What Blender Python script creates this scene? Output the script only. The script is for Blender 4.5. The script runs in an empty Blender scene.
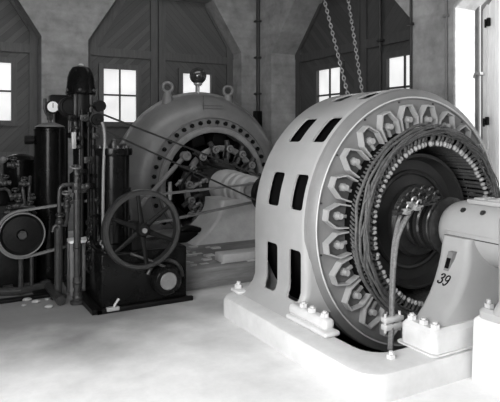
import bpy, bmesh, math, random
from mathutils import Vector, Matrix
R = math.radians; PI = math.pi; sin = math.sin; cos = math.cos
random.seed(7)
scn = bpy.context.scene; COL = scn.collection

# ------------------------------------------------------------------ camera
F, YAW, HOR, EYE = 552.0, 0.5082, 136.0, 1.8
cd = bpy.data.cameras.new('camera'); cam = bpy.data.objects.new('camera', cd); COL.objects.link(cam)
cam.location = (0, 0, EYE); cam.rotation_euler = (PI/2, 0, -YAW)
cd.sensor_width = 36; cd.lens = 36*F/500; cd.shift_y = -(201-HOR)/500; cd.clip_start = .05
scn.camera = cam
SA, CA = sin(YAW), cos(YAW)
def ray(px, py): a = (px-250)/F; return (SA+a*CA, CA-a*SA, (HOR-py)/F)
def atY(px, py, Y): d = ray(px, py); t = Y/d[1]; return Vector((d[0]*t, Y, d[2]*t+EYE))   # measured point at a known depth
def atX(px, py, X): d = ray(px, py); t = X/d[0]; return Vector((X, d[1]*t, d[2]*t+EYE))
def atZ(px, py, Z): d = ray(px, py); t = (Z-EYE)/d[2]; return Vector((d[0]*t, d[1]*t, Z))

# --------------------------------------------------------------- materials
MATS = {}
def mat(name, g, rough=.5, metal=0, noise=.0, nscale=6, bump=0, bscale=40, spec=.5, coat=0, detail=6, stretch=None):
    m = bpy.data.materials.new(name); m.use_nodes = True; nt = m.node_tree; b = nt.nodes['Principled BSDF']
    b.inputs['Roughness'].default_value = rough; b.inputs['Metallic'].default_value = metal
    b.inputs['Specular IOR Level'].default_value = spec; b.inputs['Coat Weight'].default_value = coat
    b.inputs['Base Color'].default_value = (g, g, g, 1)
    if noise or bump:
        tc = nt.nodes.new('ShaderNodeTexCoord'); mp = nt.nodes.new('ShaderNodeMapping')
        nt.links.new(tc.outputs['Object'], mp.inputs[0])
        if stretch: mp.inputs['Scale'].default_value = stretch
    if noise:
        n = nt.nodes.new('ShaderNodeTexNoise'); n.inputs['Scale'].default_value = nscale; n.inputs['Detail'].default_value = detail
        n.inputs['Roughness'].default_value = .65
        r = nt.nodes.new('ShaderNodeValToRGB'); lo, hi = g*(1-noise), min(1, g*(1+noise))
        r.color_ramp.elements[0].position = .3; r.color_ramp.elements[1].position = .7
        r.color_ramp.elements[0].color = (lo, lo, lo, 1); r.color_ramp.elements[1].color = (hi, hi, hi, 1)
        nt.links.new(mp.outputs[0], n.inputs['Vector']); nt.links.new(n.outputs[0], r.inputs[0]); nt.links.new(r.outputs[0], b.inputs['Base Color'])
    if bump:
        n2 = nt.nodes.new('ShaderNodeTexNoise'); n2.inputs['Scale'].default_value = bscale; n2.inputs['Detail'].default_value = 4
        bp = nt.nodes.new('ShaderNodeBump'); bp.inputs['Strength'].default_value = bump; bp.inputs['Distance'].default_value = .02
        nt.links.new(mp.outputs[0], n2.inputs['Vector']); nt.links.new(n2.outputs[0], bp.inputs['Height']); nt.links.new(bp.outputs[0], b.inputs['Normal'])
    MATS[name] = m; return m
PAINT = mat('light_grey_enamel', .36, .38, noise=.06, nscale=3, bump=.05, bscale=12)
PAINT_BASE = mat('worn_light_enamel', .56, .5, noise=.1, nscale=5, bump=.12, bscale=18)
FACE = mat('mid_grey_enamel', .18, .42, noise=.08, nscale=5, bump=.05, bscale=14)
DARKGREY = mat('dark_grey_enamel', .135, .38, noise=.18, nscale=3, bump=.06, bscale=14)
CLAMPIN = mat('shadowed_casting', .085, .6, noise=.3, nscale=10)  # shade of the clamp pockets put into the colour; also colours the plate seam
GREYIRON = mat('grey_iron', .14, .45, .0, noise=.2, nscale=8, bump=.1)
BLACK = mat('black_japan_enamel', .004, .2, spec=.13, noise=.3, nscale=6, bump=.05, bscale=20)
BLACKDULL = mat('black_iron', .006, .42, spec=.12, noise=.4, nscale=9, bump=.15)
IRON = mat('worn_iron', .04, .38, .3, spec=.3, noise=.4, nscale=14, bump=.2)
STEEL = mat('bright_steel', .45, .3, .85, noise=.2, nscale=10)
LIGHTMETAL = mat('pale_metal', .34, .4, .3, noise=.15, nscale=10)
VOID = mat('interior_shade', .004, .9, spec=.05)  # near black colour stands in for shade in hollow interiors
ROTOR = mat('rotor_black', .028, .4, noise=.2, nscale=6)
COIL = mat('varnished_tape', .06, .5, noise=.5, nscale=30, bump=.3, bscale=60)
COILL = mat('cotton_wrapped_coil', .34, .55, noise=.35, nscale=30, bump=.2, bscale=60)
CABLE = mat('cotton_cable', .17, .7, noise=.4, nscale=40, bump=.3, bscale=80)
LEATHER = mat('leather_belt', .12, .6, noise=.25, nscale=12)
DARKBELT = mat('dark_rope_belt', .008, .6)
GLASS = mat('dark_glass', .03, .06, spec=.8)
WHITE = mat('white_enamel', .8, .4)
CHAIN = mat('galvanised_chain', .3, .4, .6)
CONDUIT = mat('black_conduit', .025, .5)
CONDUITL = mat('painted_conduit', .16, .5)
BLOCKM = mat('whitewashed_concrete', .72, .85, noise=.12, nscale=7, bump=.4, bscale=24)
BEAMM = mat('grey_concrete_beam', .12, .8, noise=.35, nscale=6, bump=.3, bscale=20, stretch=(.4, 1, 3))
PEDM = mat('grey_painted_casting', .31, .5, noise=.15, nscale=5, bump=.1)

def wall_mat():
    m = mat('board_marked_concrete', .26, .9, noise=.34, nscale=2.6, bump=.35, bscale=14, detail=12)
    nt = m.node_tree; b = nt.nodes['Principled BSDF']
    old = b.inputs['Base Color'].links[0].from_socket
    tc = nt.nodes.new('ShaderNodeTexCoord'); w = nt.nodes.new('ShaderNodeTexWave'); w.bands_direction = 'Z'
    w.inputs['Scale'].default_value = 1.5; w.inputs['Distortion'].default_value = 1.5; w.inputs['Detail'].default_value = 3
    nt.links.new(tc.outputs['Object'], w.inputs['Vector'])
    r = nt.nodes.new('ShaderNodeValToRGB'); r.color_ramp.elements[0].color = (.93,)*3+(1,); r.color_ramp.elements[0].position = .0
    r.color_ramp.elements[1].color = (1,)*4; r.color_ramp.elements[1].position = .35
    nt.links.new(w.outputs[0], r.inputs[0])
    x = nt.nodes.new('ShaderNodeMix'); x.data_type = 'RGBA'; x.blend_type = 'MULTIPLY'; x.inputs[0].default_value = 1
    nt.links.new(old, x.inputs[6]); nt.links.new(r.outputs[0], x.inputs[7]); nt.links.new(x.outputs[2], b.inputs['Base Color'])
    return m
CONC = wall_mat()
def floor_mat():
    m = mat('trowelled_concrete_floor', .7, .62, bump=.12, bscale=9)
    nt = m.node_tree; b = nt.nodes['Principled BSDF']
    tc = nt.nodes.new('ShaderNodeTexCoord')
    n = nt.nodes.new('ShaderNodeTexNoise'); n.inputs['Scale'].default_value = 1.6; n.inputs['Detail'].default_value = 12; n.inputs['Roughness'].default_value = .7
    nt.links.new(tc.outputs['Object'], n.inputs['Vector'])
    r = nt.nodes.new('ShaderNodeValToRGB'); r.color_ramp.elements[0].position = .3; r.color_ramp.elements[0].color = (.60,)*3+(1,)
    r.color_ramp.elements[1].position = .65; r.color_ramp.elements[1].color = (.80,)*3+(1,)
    nt.links.new(n.outputs[0], r.inputs[0])
    # oil stain and light falloff painted together: slab darker towards the auxiliary machines
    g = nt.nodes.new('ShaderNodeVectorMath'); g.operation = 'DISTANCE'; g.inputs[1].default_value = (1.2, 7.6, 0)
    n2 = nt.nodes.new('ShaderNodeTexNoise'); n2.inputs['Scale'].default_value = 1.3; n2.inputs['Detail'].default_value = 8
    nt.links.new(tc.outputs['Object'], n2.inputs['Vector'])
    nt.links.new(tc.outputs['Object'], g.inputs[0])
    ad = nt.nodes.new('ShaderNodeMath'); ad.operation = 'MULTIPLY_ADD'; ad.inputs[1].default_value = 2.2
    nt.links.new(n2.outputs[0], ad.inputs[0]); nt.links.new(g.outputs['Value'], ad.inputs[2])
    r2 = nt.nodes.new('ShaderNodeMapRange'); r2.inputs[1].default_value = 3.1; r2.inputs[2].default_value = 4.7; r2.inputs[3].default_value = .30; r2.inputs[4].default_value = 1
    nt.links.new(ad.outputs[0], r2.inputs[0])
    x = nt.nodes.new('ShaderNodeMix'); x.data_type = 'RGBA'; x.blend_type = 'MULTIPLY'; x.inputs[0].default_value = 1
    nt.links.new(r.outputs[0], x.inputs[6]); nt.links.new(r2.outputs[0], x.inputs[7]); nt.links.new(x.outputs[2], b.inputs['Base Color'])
    return m
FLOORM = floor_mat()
def plank_mat(name, ang, g=.06, axis='X', pitch=.11):
    # boards: stripes turned by ang in the plane of the leaf, with seams and grain
    m = mat(name, g, .65, bump=.1, bscale=20); nt = m.node_tree; b = nt.nodes['Principled BSDF']
    tc = nt.nodes.new('ShaderNodeTexCoord'); mp = nt.nodes.new('ShaderNodeMapping')
    sp = nt.nodes.new('ShaderNodeSeparateXYZ'); cb = nt.nodes.new('ShaderNodeCombineXYZ')
    nt.links.new(tc.outputs['Object'], sp.inputs[0]); nt.links.new(sp.outputs[axis], cb.inputs[0]); nt.links.new(sp.outputs['Z'], cb.inputs[1])
    nt.links.new(cb.outputs[0], mp.inputs[0]); mp.inputs['Rotation'].default_value = (0, 0, ang)
    s2 = nt.nodes.new('ShaderNodeSeparateXYZ'); nt.links.new(mp.outputs[0], s2.inputs[0])
    dv = nt.nodes.new('ShaderNodeMath'); dv.operation = 'DIVIDE'; dv.inputs[1].default_value = pitch; nt.links.new(s2.outputs[0], dv.inputs[0])
    fr = nt.nodes.new('ShaderNodeMath'); fr.operation = 'FRACT'; nt.links.new(dv.outputs[0], fr.inputs[0])
    fl = nt.nodes.new('ShaderNodeMath'); fl.operation = 'FLOOR'; nt.links.new(dv.outputs[0], fl.inputs[0])
    wn = nt.nodes.new('ShaderNodeTexWhiteNoise'); wn.noise_dimensions = '1D'; nt.links.new(fl.outputs[0], wn.inputs['W'])
    rp = nt.nodes.new('ShaderNodeValToRGB'); e = rp.color_ramp.elements
    e[0].position = 0; e[0].color = (.25,)*3+(1,); e[1].position = .07; e[1].color = (1,)*4
    nt.links.new(fr.outputs[0], rp.inputs[0])
    mr = nt.nodes.new('ShaderNodeMapRange'); mr.inputs[3].default_value = .8*g; mr.inputs[4].default_value = 1.2*g; nt.links.new(wn.outputs[0], mr.inputs[0])
    n = nt.nodes.new('ShaderNodeTexNoise'); n.inputs['Scale'].default_value = 3; n.inputs['Detail'].default_value = 8
    mp2 = nt.nodes.new('ShaderNodeMapping'); mp2.inputs['Scale'].default_value = (9, .6, 1); nt.links.new(mp.outputs[0], mp2.inputs[0]); nt.links.new(mp2.outputs[0], n.inputs['Vector'])
    mr2 = nt.nodes.new('ShaderNodeMapRange'); mr2.inputs[3].default_value = .75; mr2.inputs[4].default_value = 1.25; nt.links.new(n.outputs[0], mr2.inputs[0])
    mu = nt.nodes.new('ShaderNodeMath'); mu.operation = 'MULTIPLY'; nt.links.new(mr.outputs[0], mu.inputs[0]); nt.links.new(mr2.outputs[0], mu.inputs[1])
    x = nt.nodes.new('ShaderNodeMix'); x.data_type = 'RGBA'; x.blend_type = 'MULTIPLY'; x.inputs[0].default_value = 1
    nt.links.new(mu.outputs[0], x.inputs[6]); nt.links.new(rp.outputs[0], x.inputs[7]); nt.links.new(x.outputs[2], b.inputs['Base Color'])
    return m
DOORG = .085
PL_R = plank_mat('diagonal_planks_rising', R(45), DOORG); PL_L = plank_mat('diagonal_planks_falling', R(-45), DOORG)
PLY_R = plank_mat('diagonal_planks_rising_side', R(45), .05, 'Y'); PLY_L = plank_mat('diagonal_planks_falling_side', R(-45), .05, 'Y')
WOOD = mat('dark_door_timber', .085, .6, noise=.25, nscale=4, bump=.15, stretch=(4, 4, .5))
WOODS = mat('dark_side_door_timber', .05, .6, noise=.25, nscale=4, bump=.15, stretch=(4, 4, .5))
WOODL = mat('whitewashed_door_timber', .82, .6, noise=.12, nscale=5, bump=.1, stretch=(4, 4, .5))
def pane_mat():
    m = bpy.data.materials.new('daylit_frosted_pane'); m.use_nodes = True; nt = m.node_tree; b = nt.nodes['Principled BSDF']
    b.inputs['Base Color'].default_value = (.5, .5, .5, 1); b.inputs['Roughness'].default_value = .15
    tc = nt.nodes.new('ShaderNodeTexCoord'); n = nt.nodes.new('ShaderNodeTexNoise'); n.inputs['Scale'].default_value = 3; n.inputs['Detail'].default_value = 10
    nt.links.new(tc.outputs['Object'], n.inputs['Vector'])
    mr = nt.nodes.new('ShaderNodeMapRange'); mr.inputs[1].default_value = .3; mr.inputs[2].default_value = .7; mr.inputs[3].default_value = .60; mr.inputs[4].default_value = .82
    nt.links.new(n.outputs[0], mr.inputs[0])
    b.inputs['Emission Color'].default_value = (1, 1, 1, 1); nt.links.new(mr.outputs[0], b.inputs['Emission Strength'])
    return m
PANE = pane_mat()

# ------------------------------------------------------------ mesh builder
class MB:
    def __init__(s): s.bm = bmesh.new()
    def faces(s, verts, fs):
        v = [s.bm.verts.new(p) for p in verts]
        for f in fs:
            try: s.bm.faces.new([v[i] for i in f])
            except ValueError: pass
        return s
    def box(s, x0, x1, y0, y1, z0, z1, bev=0, seg=2):
        v = [s.bm.verts.new(p) for p in [(x0,y0,z0),(x1,y0,z0),(x1,y1,z0),(x0,y1,z0),(x0,y0,z1),(x1,y0,z1),(x1,y1,z1),(x0,y1,z1)]]
        fs = [s.bm.faces.new([v[i] for i in f]) for f in [(3,2,1,0),(4,5,6,7),(0,1,5,4),(1,2,6,5),(2,3,7,6),(3,0,4,7)]]
        if bev:
            es = list({e for f in fs for e in f.edges})
            bmesh.ops.bevel(s.bm, geom=es, offset=bev, segments=seg, profile=.5, affect='EDGES')
        return s
    def prism(s, poly, fn, d0, d1, bev=0):
        # poly: list of 2D points; fn(u,v,d) -> 3D
        n = len(poly)
        a = [s.bm.verts.new(fn(u, v, d0)) for u, v in poly]; b = [s.bm.verts.new(fn(u, v, d1)) for u, v in poly]
        fs = [s.bm.faces.new(a), s.bm.faces.new(b[::-1])]
        for i in range(n): fs.append(s.bm.faces.new([a[i], b[i], b[(i+1) % n], a[(i+1) % n]]))
        if bev:
            es = list({e for f in fs[:2] for e in f.edges}); bmesh.ops.bevel(s.bm, geom=es, offset=bev, segments=2, profile=.5, affect='EDGES')
        return s
    def rings(s, rings, closed=True, caps=True, loop=False):
        rv = [[s.bm.verts.new(p) for p in r] for r in rings]
        n = len(rv[0]); m = len(rv)
        for k in range(m if loop else m-1):
            a, b = rv[k], rv[(k+1) % m]
            for i in range(n if closed else n-1):
                j = (i+1) % n; s.bm.faces.new([a[i], a[j], b[j], b[i]])
        if caps and not loop and closed:
            s.bm.faces.new(rv[0][::-1]); s.bm.faces.new(rv[-1])
        return s
    def frame(s, d):
        d = Vector(d).normalized(); u = d.orthogonal().normalized(); return u, d.cross(u)
    def cyl(s, p0, p1, r0, r1=None, seg=20, caps=True):
        p0, p1 = Vector(p0), Vector(p1); r1 = r0 if r1 is None else r1; u, v = s.frame(p1-p0)
        return s.rings([[p + (u*cos(t) + v*sin(t))*r for t in [2*PI*i/seg for i in range(seg)]] for p, r in ((p0, r0), (p1, r1))], caps=caps)
    def lathe(s, prof, o, axis='Y', seg=48, closed=False, a0=0, a1=2*PI):
        # prof: (radius, along axis) pairs
        o = Vector(o); full = abs(a1-a0-2*PI) < 1e-6; n = seg if full else seg+1
        def P(r, t, a):
            if axis == 'Y': return o + Vector((r*cos(a), t, r*sin(a)))
            if axis == 'Z': return o + Vector((r*cos(a), r*sin(a), t))
            return o + Vector((t, r*cos(a), r*sin(a)))
        rv = []
        for i in range(n):
            a = a0 + (a1-a0)*i/seg
            rv.append([s.bm.verts.new(P(max(r, 1e-4), t, a)) for r, t in prof])
        m = len(prof)
        for i in range(n if full else n-1):
            a, b = rv[i], rv[(i+1) % n]
            for k in range(m if closed else m-1):
                j = (k+1) % m; s.bm.faces.new([a[k], b[k], b[j], a[j]])
        return s
    def tube(s, pts, r, seg=8, closed=False, smooth=0):
        pts = [Vector(p) for p in pts]
        for _ in range(smooth):
            q = []
            n = len(pts)
            for i in range(n if closed else n-1):
                a, b = pts[i], pts[(i+1) % n]; q += [a*.75+b*.25, a*.25+b*.75]
            if not closed: q = [pts[0]] + q + [pts[-1]]
            pts = q
        n = len(pts); rr = []; u = None
        for i, p in enumerate(pts):
            if closed: d = pts[(i+1) % n]-pts[i-1]
            else: d = pts[min(i+1, n-1)]-pts[max(i-1, 0)]
            d.normalize()
            if u is None: u = d.orthogonal().normalized()
            u = (u - d*u.dot(d)); u = u.normalized() if u.length > 1e-6 else d.orthogonal().normalized(); v = d.cross(u)
            rad = r(i/(n-1)) if callable(r) else r
            rr.append([p + (u*cos(t)+v*sin(t))*rad for t in [2*PI*k/seg for k in range(seg)]])
        return s.rings(rr, loop=closed)
    def torus(s, c, axis, R_, r, seg=32, rs=10):
        c = Vector(c); d = Vector(axis).normalized(); u, v = s.frame(d)
        return s.rings([[c + (u*cos(a)+v*sin(a))*(R_+r*cos(t)) + d*r*sin(t) for t in [2*PI*k/rs for k in range(rs)]] for a in [2*PI*i/seg for i in range(seg)]], loop=True)
    def ball(s, c, r, seg=16, sc=(1,1,1)):
        g = bmesh.ops.create_uvsphere(s.bm, u_segments=seg, v_segments=max(6, seg//2), radius=r)
        for v in g['verts']: v.co = Vector((v.co.x*sc[0], v.co.y*sc[1], v.co.z*sc[2])) + Vector(c)
        return s
    def nut(s, c, d, r, h):
        c = Vector(c); return s.cyl(c, c+Vector(d).normalized()*h, r, seg=6)
    def cut_below(s, z):
        g = s.bm.verts[:]+s.bm.edges[:]+s.bm.faces[:]
        r = bmesh.ops.bisect_plane(s.bm, geom=g, plane_co=(0,0,z), plane_no=(0,0,-1), clear_outer=True)
        return s
    def build(s, name, m, parent=None, smooth=True, ang=35, origin=None):
        bmesh.ops.remove_doubles(s.bm, verts=s.bm.verts, dist=1e-5)
        bmesh.ops.recalc_face_normals(s.bm, faces=s.bm.faces)
        off = Vector((0,0,0))
        if parent is not None: off = wloc(parent)
        if origin is not None: off = Vector(origin)
        if parent is None and origin is None and s.bm.verts:
            xs = [v.co for v in s.bm.verts]
            off = Vector(((min(p.x for p in xs)+max(p.x for p in xs))/2, (min(p.y for p in xs)+max(p.y for p in xs))/2, min(p.z for p in xs)))
        for v in s.bm.verts: v.co -= off
        me = bpy.data.meshes.new(name)
        if smooth:
            for f in s.bm.faces: f.smooth = True
            for e in s.bm.edges:
                if len(e.link_faces) == 2 and e.calc_face_angle(0) > R(ang): e.smooth = False
        s.bm.to_mesh(me); s.bm.free(); me.materials.append(m)
        o = bpy.data.objects.new(name, me); COL.objects.link(o)
        if parent is not None:
            o.parent = parent; o.location = off - wloc(parent)
        else: o.location = off
        return o
def wloc(o):
    l = Vector(o.location); p = o.parent
    while p is not None: l += Vector(p.location); p = p.parent
    return l
def tag(o, label, cat, group=None):
    o['label'] = label; o['category'] = cat
    if group: o['group'] = group
    return o
def thing(name, label, cat, loc, group=None):
    o = bpy.data.objects.new(name, None); o.empty_display_size = .1; COL.objects.link(o); o.location = loc
    return tag(o, label, cat, group)
def struct(o, label=None):
    o['kind'] = 'structure'
    if label: o['label'] = label
    return o
def copy_part(src, parent, loc=None, rot=None):
    c = src.copy(); COL.objects.link(c); c.parent = parent
    if loc is not None: c.location = loc
    if rot is not None: c.rotation_euler = rot
    for ch in src.children: copy_part(ch, c)
    return c
def rrect(x0, x1, y0, y1, r, z, n=5):
    pts = []
    for cx, cy, a in ((x1-r, y1-r, 0), (x0+r, y1-r, PI/2), (x0+r, y0+r, PI), (x1-r, y0+r, 1.5*PI)):
        for i in range(n+1):
            t = a + PI/2*i/n; pts.append((cx+r*cos(t), cy+r*sin(t), z))
    return pts

# ================================================================ SETTING
YP, YD = 10.8, 11.25          # face of the back wall and plane of its doors
XP, XD = 6.235, 6.9           # face of the right wall and plane of its doors
ZC = 5.6
X0, Y0 = -1.45, -3.0           # the unseen sides of the hall
m = MB(); PX0, PX1, PY0, PY1 = 2.72, 5.53, 3.07, 4.90   # slab left open under the generator ring
m.box(X0-.3, PX0, Y0-.3, YD+.3, -.6, 0).box(PX1, XD+.3, Y0-.3, YD+.3, -.6, 0).box(PX0, PX1, Y0-.3, PY0, -.6, 0).box(PX0, PX1, PY1, YD+.3, -.6, 0).box(PX0, PX1, PY0, PY1, -.7, -.6)
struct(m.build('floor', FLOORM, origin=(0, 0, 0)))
m = MB(); m.box(X0-.3, XD+.3, Y0-.3, YD+.3, ZC, ZC+.2)
struct(m.build('ceiling', CONC, origin=(0, 0, 0)))
def arch_wall(name, fn, d0, d1, bays, lo, hi, zs, zt, hw, back):
    m = MB(); cur = lo
    for a, b in bays:
        if a > cur: m.prism([(cur, 0), (a, 0), (a, ZC), (cur, ZC)], fn, d0, d1)
        m.prism([(a, zs), (a+hw, zt), (a, zt)], fn, d0, d1); m.prism([(b, zs), (b, zt), (b-hw, zt)], fn, d0, d1)
        m.prism([(a, zt), (b, zt), (b, ZC), (a, ZC)], fn, d0, d1)
        cur = b
    if hi > cur: m.prism([(cur, 0), (hi, 0), (hi, ZC), (cur, ZC)], fn, d0, d1)
    return struct(m.build(name, CONC, smooth=False, origin=(0, 0, 0)))
fX = lambda u, v, d: (u, d, v)
fY = lambda u, v, d: (d, u, v)
BAY1, BAY2 = (-.07, 1.6), (2.45, 5.8)
BAY3, BAY4 = (6.17, 10.236), (1.3, 5.356)
arch_wall('wall_back', fX, YP, YD+.06, [BAY1, BAY2], X0, XP, 3.65, 4.74, .70, True)
arch_wall('wall_right', fY, XP, XD+.06, [BAY4, BAY3], Y0, YD+.06, 3.6, 4.65, 1.0, True)
m = MB(); m.box(X0-.2, X0, Y0, -.5, 0, ZC).box(X0-.2, X0, 2.9, YD, 0, ZC).box(X0-.2, X0, -.5, 2.9, 0, .6).box(X0-.2, X0, -.5, 2.9, 3.9, ZC)
struct(m.build('wall_left', CONC, smooth=False, origin=(0, 0, 0)))
m = MB(); m.box(X0, XD, Y0-.2, Y0, 0, ZC)
struct(m.build('wall_front', CONC, smooth=False, origin=(0, 0, 0)))

# doors --------------------------------------------------------------
def leaf(name, fn, u0, u1, wins, plank, timber, hinge_left, zt=4.74, cut=None, zrail=3.42):
    """one big door leaf with its windows; d runs from 0 (room side) to .1"""
    root = bpy.data.objects.new(name, None); COL.objects.link(root); p = fn(u0, 0, 0); root.location = p; struct(root)
    m = MB()   # plank skin with the window openings left out
    zb, zw = 2.09, 3.17
    cuts = [u0] + [c for w in wins for c in w] + [u1]
    m.prism([(u0, 0.01), (u1, 0.01), (u1, zb), (u0, zb)], fn, .05, .1)
    m.prism([(u0, zw), (u1, zw), (u1, zt), (u0, zt)], fn, .05, .1)
    for i in range(0, len(cuts), 2):
        if cuts[i+1]-cuts[i] > .001: m.prism([(cuts[i], zb), (cuts[i+1], zb), (cuts[i+1], zw), (cuts[i], zw)], fn, .05, .1)
    m.build('plank_panel', plank, root, smooth=False)
    m = MB()   # framing boards
    sw = .16
    B = lambda a, b, c, d, t=.0: m.prism([(a, c), (b, c), (b, d), (a, d)], fn, t, .05)
    B(u0+.01, u0+sw, .02, zt); B(u1-sw, u1-.01, .02, zt)
    B(u0+sw, u1-sw, zrail, zrail+.17, .005); B(u0+sw, u1-sw, .02, .28, .005); B(u0+sw, u1-sw, 1.25, 1.5, .005)
    m.build('door_rail', timber, root, smooth=False)
    for a, b in wins:
        m = MB(); w = .1
        for q in ((a-w, a, zb-w, zw+w), (b, b+w, zb-w, zw+w), (a, b, zw, zw+w), (a, b, zb-w, zb)):
            m.prism([(q[0], q[2]), (q[1], q[2]), (q[1], q[3]), (q[0], q[3])], fn, -.015, .05)
        fr = m.build('window_frame', timber, root, smooth=False)
        m = MB(); c = (a+b)/2; zm = (zb+zw)/2 + .01
        m.prism([(c-.016, zb), (c+.016, zb), (c+.016, zw), (c-.016, zw)], fn, .03, .06)
        m.prism([(a, zm-.018), (b, zm-.018), (b, zm+.018), (a, zm+.018)], fn, .03, .06)
        m.build('muntin', timber, fr, smooth=False)
        m = MB(); m.prism([(a, zb), (b, zb), (b, zw), (a, zw)], fn, .065, .075); m.build('pane', PANE, fr, smooth=False)
    if cut:   # slanted corner board following the arch
        m = MB(); (a0, z0), (a1, z1), wd = cut; s = 1 if a1 > a0 else -1
        m.prism([(a0, z0-.1), (a1, z1-.1), (a1+s*wd, z1-.1), (a0+s*wd, z0-.22)], fn, -.004, .05)
        m.build('corner_board', timber, root, smooth=False)
    return root
fb = lambda u, v, d: (u, YD+d-.05, v)
fr_ = lambda u, v, d: (XD+d-.05, u, v)
leaf('door_1', fb, -.07, 1.6, [(.44, 1.124)], PL_R, WOOD, False, cut=((1.6, 3.65), (.9, 4.74), -.18), zrail=3.38)
leaf('door_2', fb, 2.45, 4.0, [(2.848, 3.536)], PL_R, WOOD, True, cut=((2.45, 3.65), (3.15, 4.74), .18))
leaf('door_3', fb, 4.01, 5.8, [(4.567, 5.24)], PL_L, WOOD, False, cut=((5.8, 3.65), (5.1, 4.74), -.18))
leaf('door_4', fr_, 8.06, 10.236, [(8.64, 9.423)], PLY_R, WOODS, True, zt=4.65, cut=((10.236, 3.6), (9.236, 4.65), -.18))
leaf('door_5', fr_, 6.17, 8.05, [(6.55, 7.337)], PLY_L, WOODS, False, zt=4.65, cut=((6.17, 3.6), (7.17, 4.65), .18))
# bay nearest the camera on the right stands open; one pale leaf is still hung in it
m = MB(); m.prism([(5.05, .02), (5.356, .02), (5.356, 4.6), (5.05, 4.6)], fr_, .02, .09)
for a, b in ((5.06, 5.14), (5.27, 5.345)): m.prism([(a, .03), (b, .03), (b, 4.55), (a, 4.55)], fr_, -.02, .02)
d7 = struct(m.build('door_6', WOODL, smooth=False))
m2 = MB(); m2.prism([(1.3, .02), (3.6, .02), (3.6, 4.6), (1.3, 4.6)], fr_, .02, .09); struct(m2.build('sun_stop_leaf', WOODL, smooth=False))  # unseen leaf added to narrow the opening and keep sun off the motor
m = MB()
for px, py in ((488.5, 22), (487, 121)):
    p = atX(px, py, XD-.08); m.box(p.x-.02, p.x+.02, p.y-.025, p.y+.025, p.z-.06, p.z+.06, .01); m.cyl((p.x-.03, p.y+.03, p.z-.08), (p.x-.03, p.y+.03, p.z+.04), .014, seg=8)
m.build('hinge', BLACKDULL, d7)

# conduits -----------------------------------------------------------
def conduit(label, pts, r, mt, name='conduit_pipe'):
    m = MB(); m.tube(pts, r, 10)
    for i in range(4):
        a, b = Vector(pts[0]), Vector(pts[-1]); p = a.lerp(b, (i+.5)/4); m.box(p.x-r*2, p.x+r*2, p.y-r*2, p.y+r*2, p.z-.02, p.z+.02, .004)
    return tag(m.build(name, mt), label, 'pipe')
conduit('black conduit running down the wall corner to the dark switch box', [(6.19, 10.74, ZC-.01), (6.19, 10.74, 2.34)], .04, CONDUIT)
b = thing('switch_box', 'small black switch box on the wall corner behind the large dark motor frame', 'switch box', (6.18, 10.73, 1.95))
m = MB(); m.box(6.08, 6.23, 10.62, 10.79, 1.98, 2.36, .015); m.build('housing', BLACKDULL, b)
m = MB(); m.cyl((6.08, 10.7, 2.1), (6.03, 10.7, 2.1), .02); m.box(6.01, 6.04, 10.69, 10.71, 2.08, 2.2, .004); m.build('lever', IRON, b)
conduit('dark conduit at the left edge of the wall column behind the light generator', [(6.21, 6.13, ZC-.01), (6.21, 6.13, .01)], .022, CONDUIT)
conduit('thin pale conduit up the wall column just left of the bright reveal', [(6.21, 5.46, ZC-.01), (6.21, 5.46, .01)], .018, CONDUITL)
conduit('grey conduit standing in front of the bright door reveal', [(6.72, 5.31, 4.3), (6.72, 5.31, .01)], .022, CONDUITL)
conduit('dark conduit running up the dark door between its two windows', [(6.80, 7.45, ZC-.01), (6.80, 7.45, .01)], .028, CONDUIT)

# ============================================================= GENERATOR
AX, AZ = 4.126, .96
C = lambda y: (AX, y, AZ)
G = thing('generator', 'large light grey generator with open coil ring and slotted round frame on pale base', 'generator', (AX, 4.0, 0))
# base with a pit for the ring
def slab(poly_out, poly_in, z0, z1, bev):
    m = MB(); bm = m.bm
    return m
m = MB()
bx0, bx1, by0, by1, bz = 2.453, 5.8, 2.80, 5.10, .20
n_out = rrect(bx0, bx1, by0, by1, .2, 0, 6)
n_in = rrect(2.745, 5.507, 3.09, 4.88, .2, 0, 6)
# outer skin with rounded top edge, top annulus and inner pit wall share corner counts
def ins(poly, d):   # inset a rounded rect list towards its centre by d (per-axis)
    cx, cy = (bx0+bx1)/2, (by0+by1)/2
    return [(x-d*(1 if x > cx else -1), y-d*(1 if y > cy else -1), 0) for x, y, _ in poly]
rings = []
for d, z in ((0, 0), (0, bz-.05), (.015, bz-.015), (.05, bz)): rings.append([(x, y, z) for x, y, _ in ins(n_out, d)])
for d, z in ((-.02, bz), (0, bz-.02), (0, -.0)): rings.append([(x, y, z) for x, y, _ in ins(n_in, d)])
m.rings(rings, caps=False); m.build('base', PAINT_BASE, G)
m = MB(); m.box(2.74, 5.51, 3.09, 4.88, -.598, -.56); m.build('pit_floor', BLACKDULL, G)
m = MB(); p = atZ(391, 358, bz); m.nut(p-Vector((0,0,.002)), (0,0,1), .035, .03); m.cyl(p, p+Vector((0,0,.05)), .016, seg=8); m.build('base_bolt', PAINT_BASE, G)
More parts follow.
